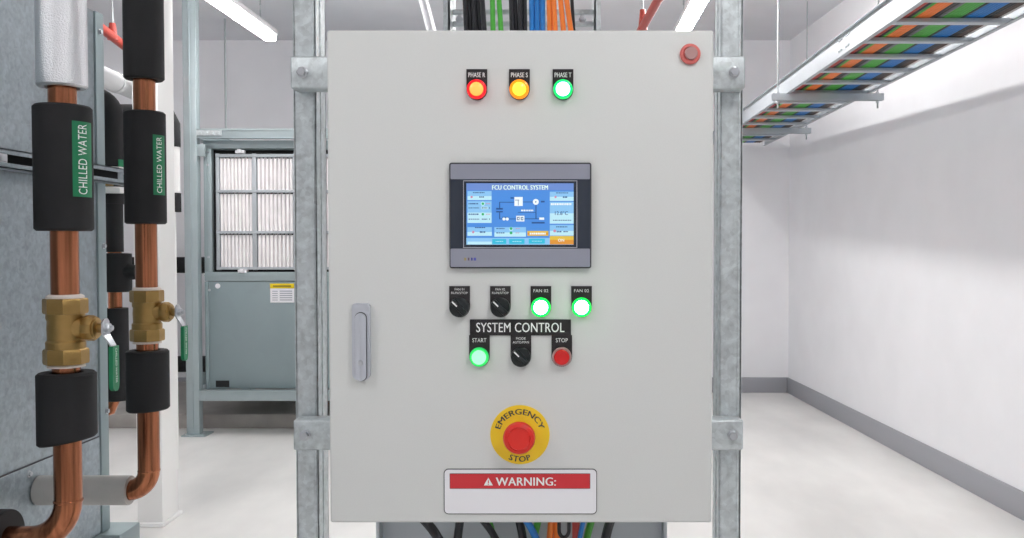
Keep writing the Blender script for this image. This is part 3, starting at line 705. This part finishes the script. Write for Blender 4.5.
MB().sweep([pA-dd*3, pA, pB, pB+dd*((YB-.002-pB.y)/dd.y)], .026, 20).build('tube', M_redpipe, t)
q = W(640.5, 22, 5.80); q = pA.lerp(pB, .92)
mb = MB(); mb.cyl(q+Vector((0,0,-.02)), q+Vector((0,0,.11)), .03, 20, .018); mb.build('clamp', M_redpipe, t)
MB().cyl(q+Vector((0,0,.10)), Vector((q.x, q.y, H)), .006, 10).build('hanger_rod', M_rod, t)
# silver foil pipe left of the ladder
Yf = 4.0; a_ = W(423.6, 0, Yf); b_ = W(431.5, 30, Yf); s_ = (b_-a_)
tp = a_ - s_*((H-a_.z)/(a_.z-b_.z)); lo = b_ + s_*.5
o = MB().sweep([tp, a_, b_, lo, lo+Vector((.01,0,-.15)), (lo.x+.012, Yf, 0)], .021, 20).build('foil_pipe', M_foil)
tag(origin_to(o, (lo.x+.012, Yf, 0)), 'thin silver foil pipe standing left of the cable ladder', 'pipe')

# ================================================================ FILTER UNIT ON STRUT STAND
Ya = 7.03
st = thing('strut_stand', 'galvanised strut stand with post and beams framing the filter unit', 'frame', (xx(192, Ya), Ya, 0))
xr = xx(470, Ya)
def far_post(x0, x1, label=None):
    mb = MB(); mb.box(x0, x1, Ya, Ya+.075, .012, zz(-10, Ya) if label else zz(128, Ya), .003)
    w = x1-x0; mb.box(x0+w*.42, x0+w*.55, Ya-.006, Ya+.002, .012, (zz(-10, Ya) if label else zz(128, Ya)))
    return mb.build('post', M_galv_frame, st)
pl = far_post(xx(184.5, Ya), xx(197.5, Ya), True)
mb = MB(); mb.box(xx(181, Ya), xx(205, Ya), Ya-.04, Ya+.14, 0, .012, .002)
for u in (184, 201): mb.lathe([(.008, .012), (.008, .022), (0, .023)], (xx(u, Ya), Ya-.02, 0), (0,0,1), 6)
mb.build('base_plate', M_galv_frame, pl)
# carry post up to the ceiling
MB().box(xx(184.5, Ya), xx(197.5, Ya), Ya, Ya+.075, zz(-10, Ya), H, .002).build('post', M_galv_frame, st)
pr = far_post(xr-.1, xr)
mb = MB(); zt0, zt1 = zz(138, Ya), zz(128.5, Ya); mb.box(xx(197.5, Ya), xr, Ya+.005, Ya+.07, zt0, zt1, .003)
mb.box(xx(197.5, Ya), xr, Ya-.001, Ya+.006, zt1-.012, zt1); mb.box(xx(197.5, Ya), xr, Ya-.001, Ya+.006, zt0, zt0+.010)
bt = mb.build('beam', M_galv_frame, st, label='upper beam of the stand')
mb = MB(); mb.box(xx(198, Ya), xx(223, Ya), Ya-.008, Ya, zz(135.5, Ya), zz(130.5, Ya))
for u in (202, 208, 214, 220): mb.lathe([(.010, 0), (.010, .010), (0, .011)], (xx(u, Ya), Ya-.008, zz(133, Ya)), (0,-1,0), 6)
mb.build('splice_plate', M_galv, bt)
mb = MB(); zb0, zb1 = zz(401, Ya), zz(391, Ya); mb.box(xx(197.5, Ya), xr, Ya, Ya+.075, zb0, zb1, .003); mb.box(xx(197.5, Ya), xr, Ya-.004, Ya+.002, zb1-.01, zb1)
mb.build('beam', M_galv_frame, st, label='lower beam of the stand')
for u in (192,):   # rear frame
    for zz0, zz1 in ((zt0, zt1), (zb0, zb1)):
        MB().box(xx(184.5, Ya)+.01, xx(197.5, Ya)-.01, Ya+.0755, 8.3, zz0, zz1).build('side_beam', M_galv_frame, st)
MB().box(xx(184.5, Ya)+.01, xx(197.5, Ya), 8.2, 8.3, .12, zz(128.5, Ya)).build('post', M_galv_frame, st)
MB().box(xx(195, Ya), xx(205, Ya), Ya+.01, Ya+.05, zz(156, Ya), zz(144, Ya), .002).build('bracket', M_galv_frame, st)
# rod
p = W(227, 30, 8.3)
o = MB().cyl((p.x, 8.25, zt1+.001), (p.x, 8.25, H), .010, 10).build('hanger_rod', M_rod); tag(origin_to(o, (p.x, 8.25, H)), 'thin steel rod dropping from ceiling to the filter unit top', 'rod')
# unit
Yu = Ya+.09; ux = lambda u: xx(u, Yu); uz = lambda v: zz(v, Yu)
un = thing('filter_unit', 'galvanised air handling unit with white pleated filter behind the left post', 'air handling unit', (ux(300), Yu+.4, zb1))
xa, xb = ux(204.5), ux(452); zT, zB = uz(140.5), zb1+.0005
mb = MB(); mb.box(xa, xb, Yu+.065, Yu+1.0, zB, zT, .003)
mb.build('body', M_galv_frame, un)
mb = MB()
for u0, v0, u1, v1 in ((204.5, 140.5, 452, 148.5), (204.5, 148.5, 212.3, 272), (340, 149.5, 350, 272), (204.5, 272, 452, 281)):
    mb.box(ux(u0), ux(u1), Yu-.005, Yu+.05, uz(v1), uz(v0), .003)
mb.box(ux(204.5), ux(452), Yu-.012, Yu-.004, uz(146), uz(144), 0); mb.box(ux(208.6), ux(209.6), Yu-.010, Yu-.004, uz(272), uz(148)); mb.box(ux(204.5), ux(452), Yu-.010, Yu-.004, uz(276), uz(275))
fr = mb.build('door_frame', M_galv_frame, un)
MB().box(ux(211), ux(341), Yu+.056, Yu+.062, uz(272), uz(149.5)).build('recess', M_dark, un)
mb = MB(); mb.box(ux(350), ux(452), Yu, Yu+.05, uz(272), uz(149.5), .002); mb.build('side_panel', M_galv_frame, un)
mb = MB(); mb.box(ux(208.5), ux(452), Yu-.002, Yu+.05, uz(388.5), uz(281.6), .003); mb.box(ux(204.5), ux(208.3), Yu-.006, Yu+.05, zB, uz(281.6), .002)
lp = mb.build('lower_panel', M_galv_far, un)
MB().box(ux(214.5), ux(228), Yu-.004, Yu-.0015, uz(387), uz(380.5)).build('slot', M_dark, lp)
mb = MB(); mb.m(0).box(ux(270), ux(294), Yu-.005, Yu-.002, uz(302.5), uz(283.5)); mb.m(1).box(ux(270), ux(294), Yu-.007, Yu-.004, uz(288.3), uz(283.5))
mb.m(2)
for i in range(5): mb.box(ux(272), ux(277.5), Yu-.006, Yu-.004, uz(291.6+i*2.2), uz(290.8+i*2.2)); mb.box(ux(279.5), ux(292), Yu-.006, Yu-.004, uz(291.6+i*2.2), uz(290.6+i*2.2))
mb.m(3).box(ux(273), ux(291), Yu-.009, Yu-.006, uz(287), uz(285.3))
mb.build('rating_label', [M_signwhite, M_sticker, M_greyprint, mat('ochre_print', '#9a8420', .6)], lp, label='white and yellow rating label')
MB().lathe([(.020, .001), (.020, .005), (.0, .006)], (ux(217.5), Yu-.001, uz(286)), (0,-1,0), 20).build('cap_plug', M_signwhite, lp)
for u, v in ((209, 152), (209, 257), (209.5, 290), (209, 165)):
    MB().lathe([(.010, 0), (.010, .007), (0, .009)], (ux(u), Yu-.008, uz(v)), (0,-1,0), 8).build('screw', M_steel, fr)
for u, v in ((241, 151.8), (242.5, 271.3)):
    mb = MB(); mb.box(ux(u-4.5), ux(u+4.5), Yu-.016, Yu+.03, uz(v+1.6), uz(v-1.6), .004); mb.box(ux(u-2), ux(u+2), Yu-.03, Yu-.014, uz(v+1.2), uz(v-2.5), .004); mb.build('latch', M_signwhite, fr)
# filter
Yg = Yu-.002; gx = lambda u: xx(u, Yg); gz = lambda v: zz(v, Yg)
mb = MB(); U = (216.5, 252.7, 293.5, 333.5); V = (154, 190, 231, 270)
for i, u in enumerate(U): w_ = (3.2 if i in (0, 3) else 4.2); a = u if i < 3 else u-3.2; mb.box(gx(a), gx(a+w_), Yg-.004, Yg+.038, gz(270), gz(153.5), .002)
for i, v in enumerate(V): w_ = (3.2 if i in (0,) else 2.6); a = v if i < 3 else v-3; mb.box(gx(216.5), gx(333.5), Yg-.006, Yg+.036, gz(a+w_), gz(a), .002)
fp = mb.build('filter_frame', M_galv_tray, un, label='grid frame of the air filter')
def pleats(x0, x1, z0, z1, n):
    vs = []; fs = []; prof = ((0, .05), (.10, .012), (.22, .002), (.5, 0), (.78, .002), (.90, .012))
    for k in range(n):
        for t, d in prof: x = x0+(x1-x0)*(k+t)/n; vs += [(x, Yg+.006+d, z0), (x, Yg+.006+d, z1-.012*(d < .01)), ]
    vs += [(x1, Yg+.056, z0), (x1, Yg+.056, z1)]
    for k in range(len(vs)//2-1): fs.append((2*k, 2*k+2, 2*k+3, 2*k+1))
    return MB().raw(vs, fs)
for i in range(3):
    for j in range(3):
        a = (219.7, 257, 297.7)[i]; b = (252.7, 293.5, 330.3)[i]; v0 = (157, 192.6, 233.6)[j]; v1 = (190, 231, 267)[j]
        pleats(gx(a), gx(b), gz(v1), gz(v0), 9).build('filter_media', M_filter, fp)
# plinth
struct('plinth', MB().box(-4.9, xx(475, 7.3), 7.33, YB-.013, 0, .115, .01), M_pad)

# ================================================================ OVERHEAD CABLE TRAY (right)
TX0, TX1, TZ = 1.45, 2.00, 2.492; TY0, TY1 = -3.0, 9.05
tr = thing('cable_tray', 'galvanised overhead ladder tray full of coloured cables along right wall', 'cable tray', ((TX0+TX1)/2, 3, TZ))
for x, s in ((TX0, 1), (TX1, -1)):
    mb = MB(); mb.box(x-.0015, x+.0015, TY0, TY1, TZ, TZ+.107)
    for z in (TZ, TZ+.104): mb.box(min(x, x-s*.018) if z > TZ else min(x, x+s*.022), max(x, x-s*.018) if z > TZ else max(x, x+s*.022), TY0, TY1, z, z+.003)
    for yy in (4.62, 4.66, 4.74, 4.78):
        for z in (TZ+.03, TZ+.085): mb.lathe([(.007, 0), (.007, .006), (0, .008)], (x-s*.0015, yy, z), (-s,0,0), 8)
    mb.build('side_rail', M_galv_tray, tr)
yy = 8.60
while yy > TY0:
    MB().box(TX0+.002, TX1-.002, yy-.024, yy+.024, TZ+.002, TZ+.024, .003).build('rung', M_galv_tray, tr); yy -= .377
lanes = [('red', 3), ('black', 1), ('green', 1), ('orange', 4), ('black', 2), ('grey', 1), ('green', 5), ('black', 1), ('blue', 5), ('black', 2), ('brown', 2), ('white', 1)]
x = TX0+.046; r = .0077; names = {}
gi = {}
for ci, (col, n) in enumerate(lanes):
    for i in range(n):
        w = .0018*math.sin(x*90); pts = [(x + .004*math.sin(yq*1.3), yq, TZ+.0245+r) for yq in [TY0+.05+(TY1-.1-TY0)*k/24 for k in range(25)]]
        o = MB().sweep(pts, r, 8).build('tray_cable', CAB[col])
        place = {0: 'beside the left rail', 1: 'between red and green ones', 2: 'just left of the orange ones', 4: 'right of the orange ones', 5: 'left of the wide green band', 6: 'in the wide band left of the blue ones', 7: 'between wide green and blue bands', 9: 'right of the blue band', 12: 'nearest the right rail'}.get(ci, 'in the overhead tray at right')
        tag(origin_to(o, pts[0]), ('%s cable lying in the overhead tray %s' % (col, place)) if 'overhead' not in place else '%s cable lying %s' % (col, place), 'cable', '%s cables in overhead tray, band %s' % (col, place)); x += .0163
    x += .002
def trapeze(Y, label):
    t = thing('trapeze_hanger', label, 'hanger', ((TX0+TX1)/2, Y, TZ), 'trapeze hangers under the overhead tray')
    z1 = TZ-.0006; z0 = z1-.045; a, b = 1.36, 2.085
    mb = MB(); mb.box(a, b, Y-.02, Y+.02, z1-.003, z1); mb.box(a, b, Y-.0205, Y-.0175, z0, z1); mb.box(a, b, Y+.0175, Y+.0205, z0, z1); mb.box(a, b, Y-.02, Y-.010, z0, z0+.003); mb.box(a, b, Y+.010, Y+.02, z0, z0+.003)
    mb.build('crossbar', M_galv_tray, t)
    for x in (a+.035, b-.035):
        MB().cyl((x, Y, z0-.05), (x, Y, H), .006, 12).build('threaded_rod', M_rod, t)
        mb = MB(); mb.lathe([(.012, 0), (.012, .012)], (x, Y, z0-.016), (0,0,1), 6); mb.lathe([(.012, 0), (.012, .010)], (x, Y, z1+.001), (0,0,1), 6); mb.build('nut', M_steel, t)
trapeze(5.93, 'nearer trapeze hanger crossing under the overhead cable tray')
trapeze(7.67, 'farther trapeze hanger crossing under the overhead cable tray')
trapeze(2.9, 'trapeze hanger under the overhead tray nearest the viewer')
trapeze(0.4, 'trapeze hanger under the overhead tray level with the control cabinet front')

# ================================================================ WORLD / RENDER
w = bpy.data.worlds.new('world'); bpy.context.scene.world = w; w.use_nodes = True
w.node_tree.nodes['Background'].inputs[0].default_value = (.8, .85, .9, 1); w.node_tree.nodes['Background'].inputs[1].default_value = .3
sc = bpy.context.scene
sc.view_settings.view_transform = 'Standard'; sc.view_settings.look = 'None'; sc.view_settings.exposure = 0; sc.view_settings.gamma = 1
sc.view_settings.use_curve_mapping = False
try:
    sc.cycles.use_denoising = True; sc.cycles.max_bounces = 10; sc.cycles.diffuse_bounces = 8; sc.cycles.sample_clamp_indirect = 6
except Exception: pass
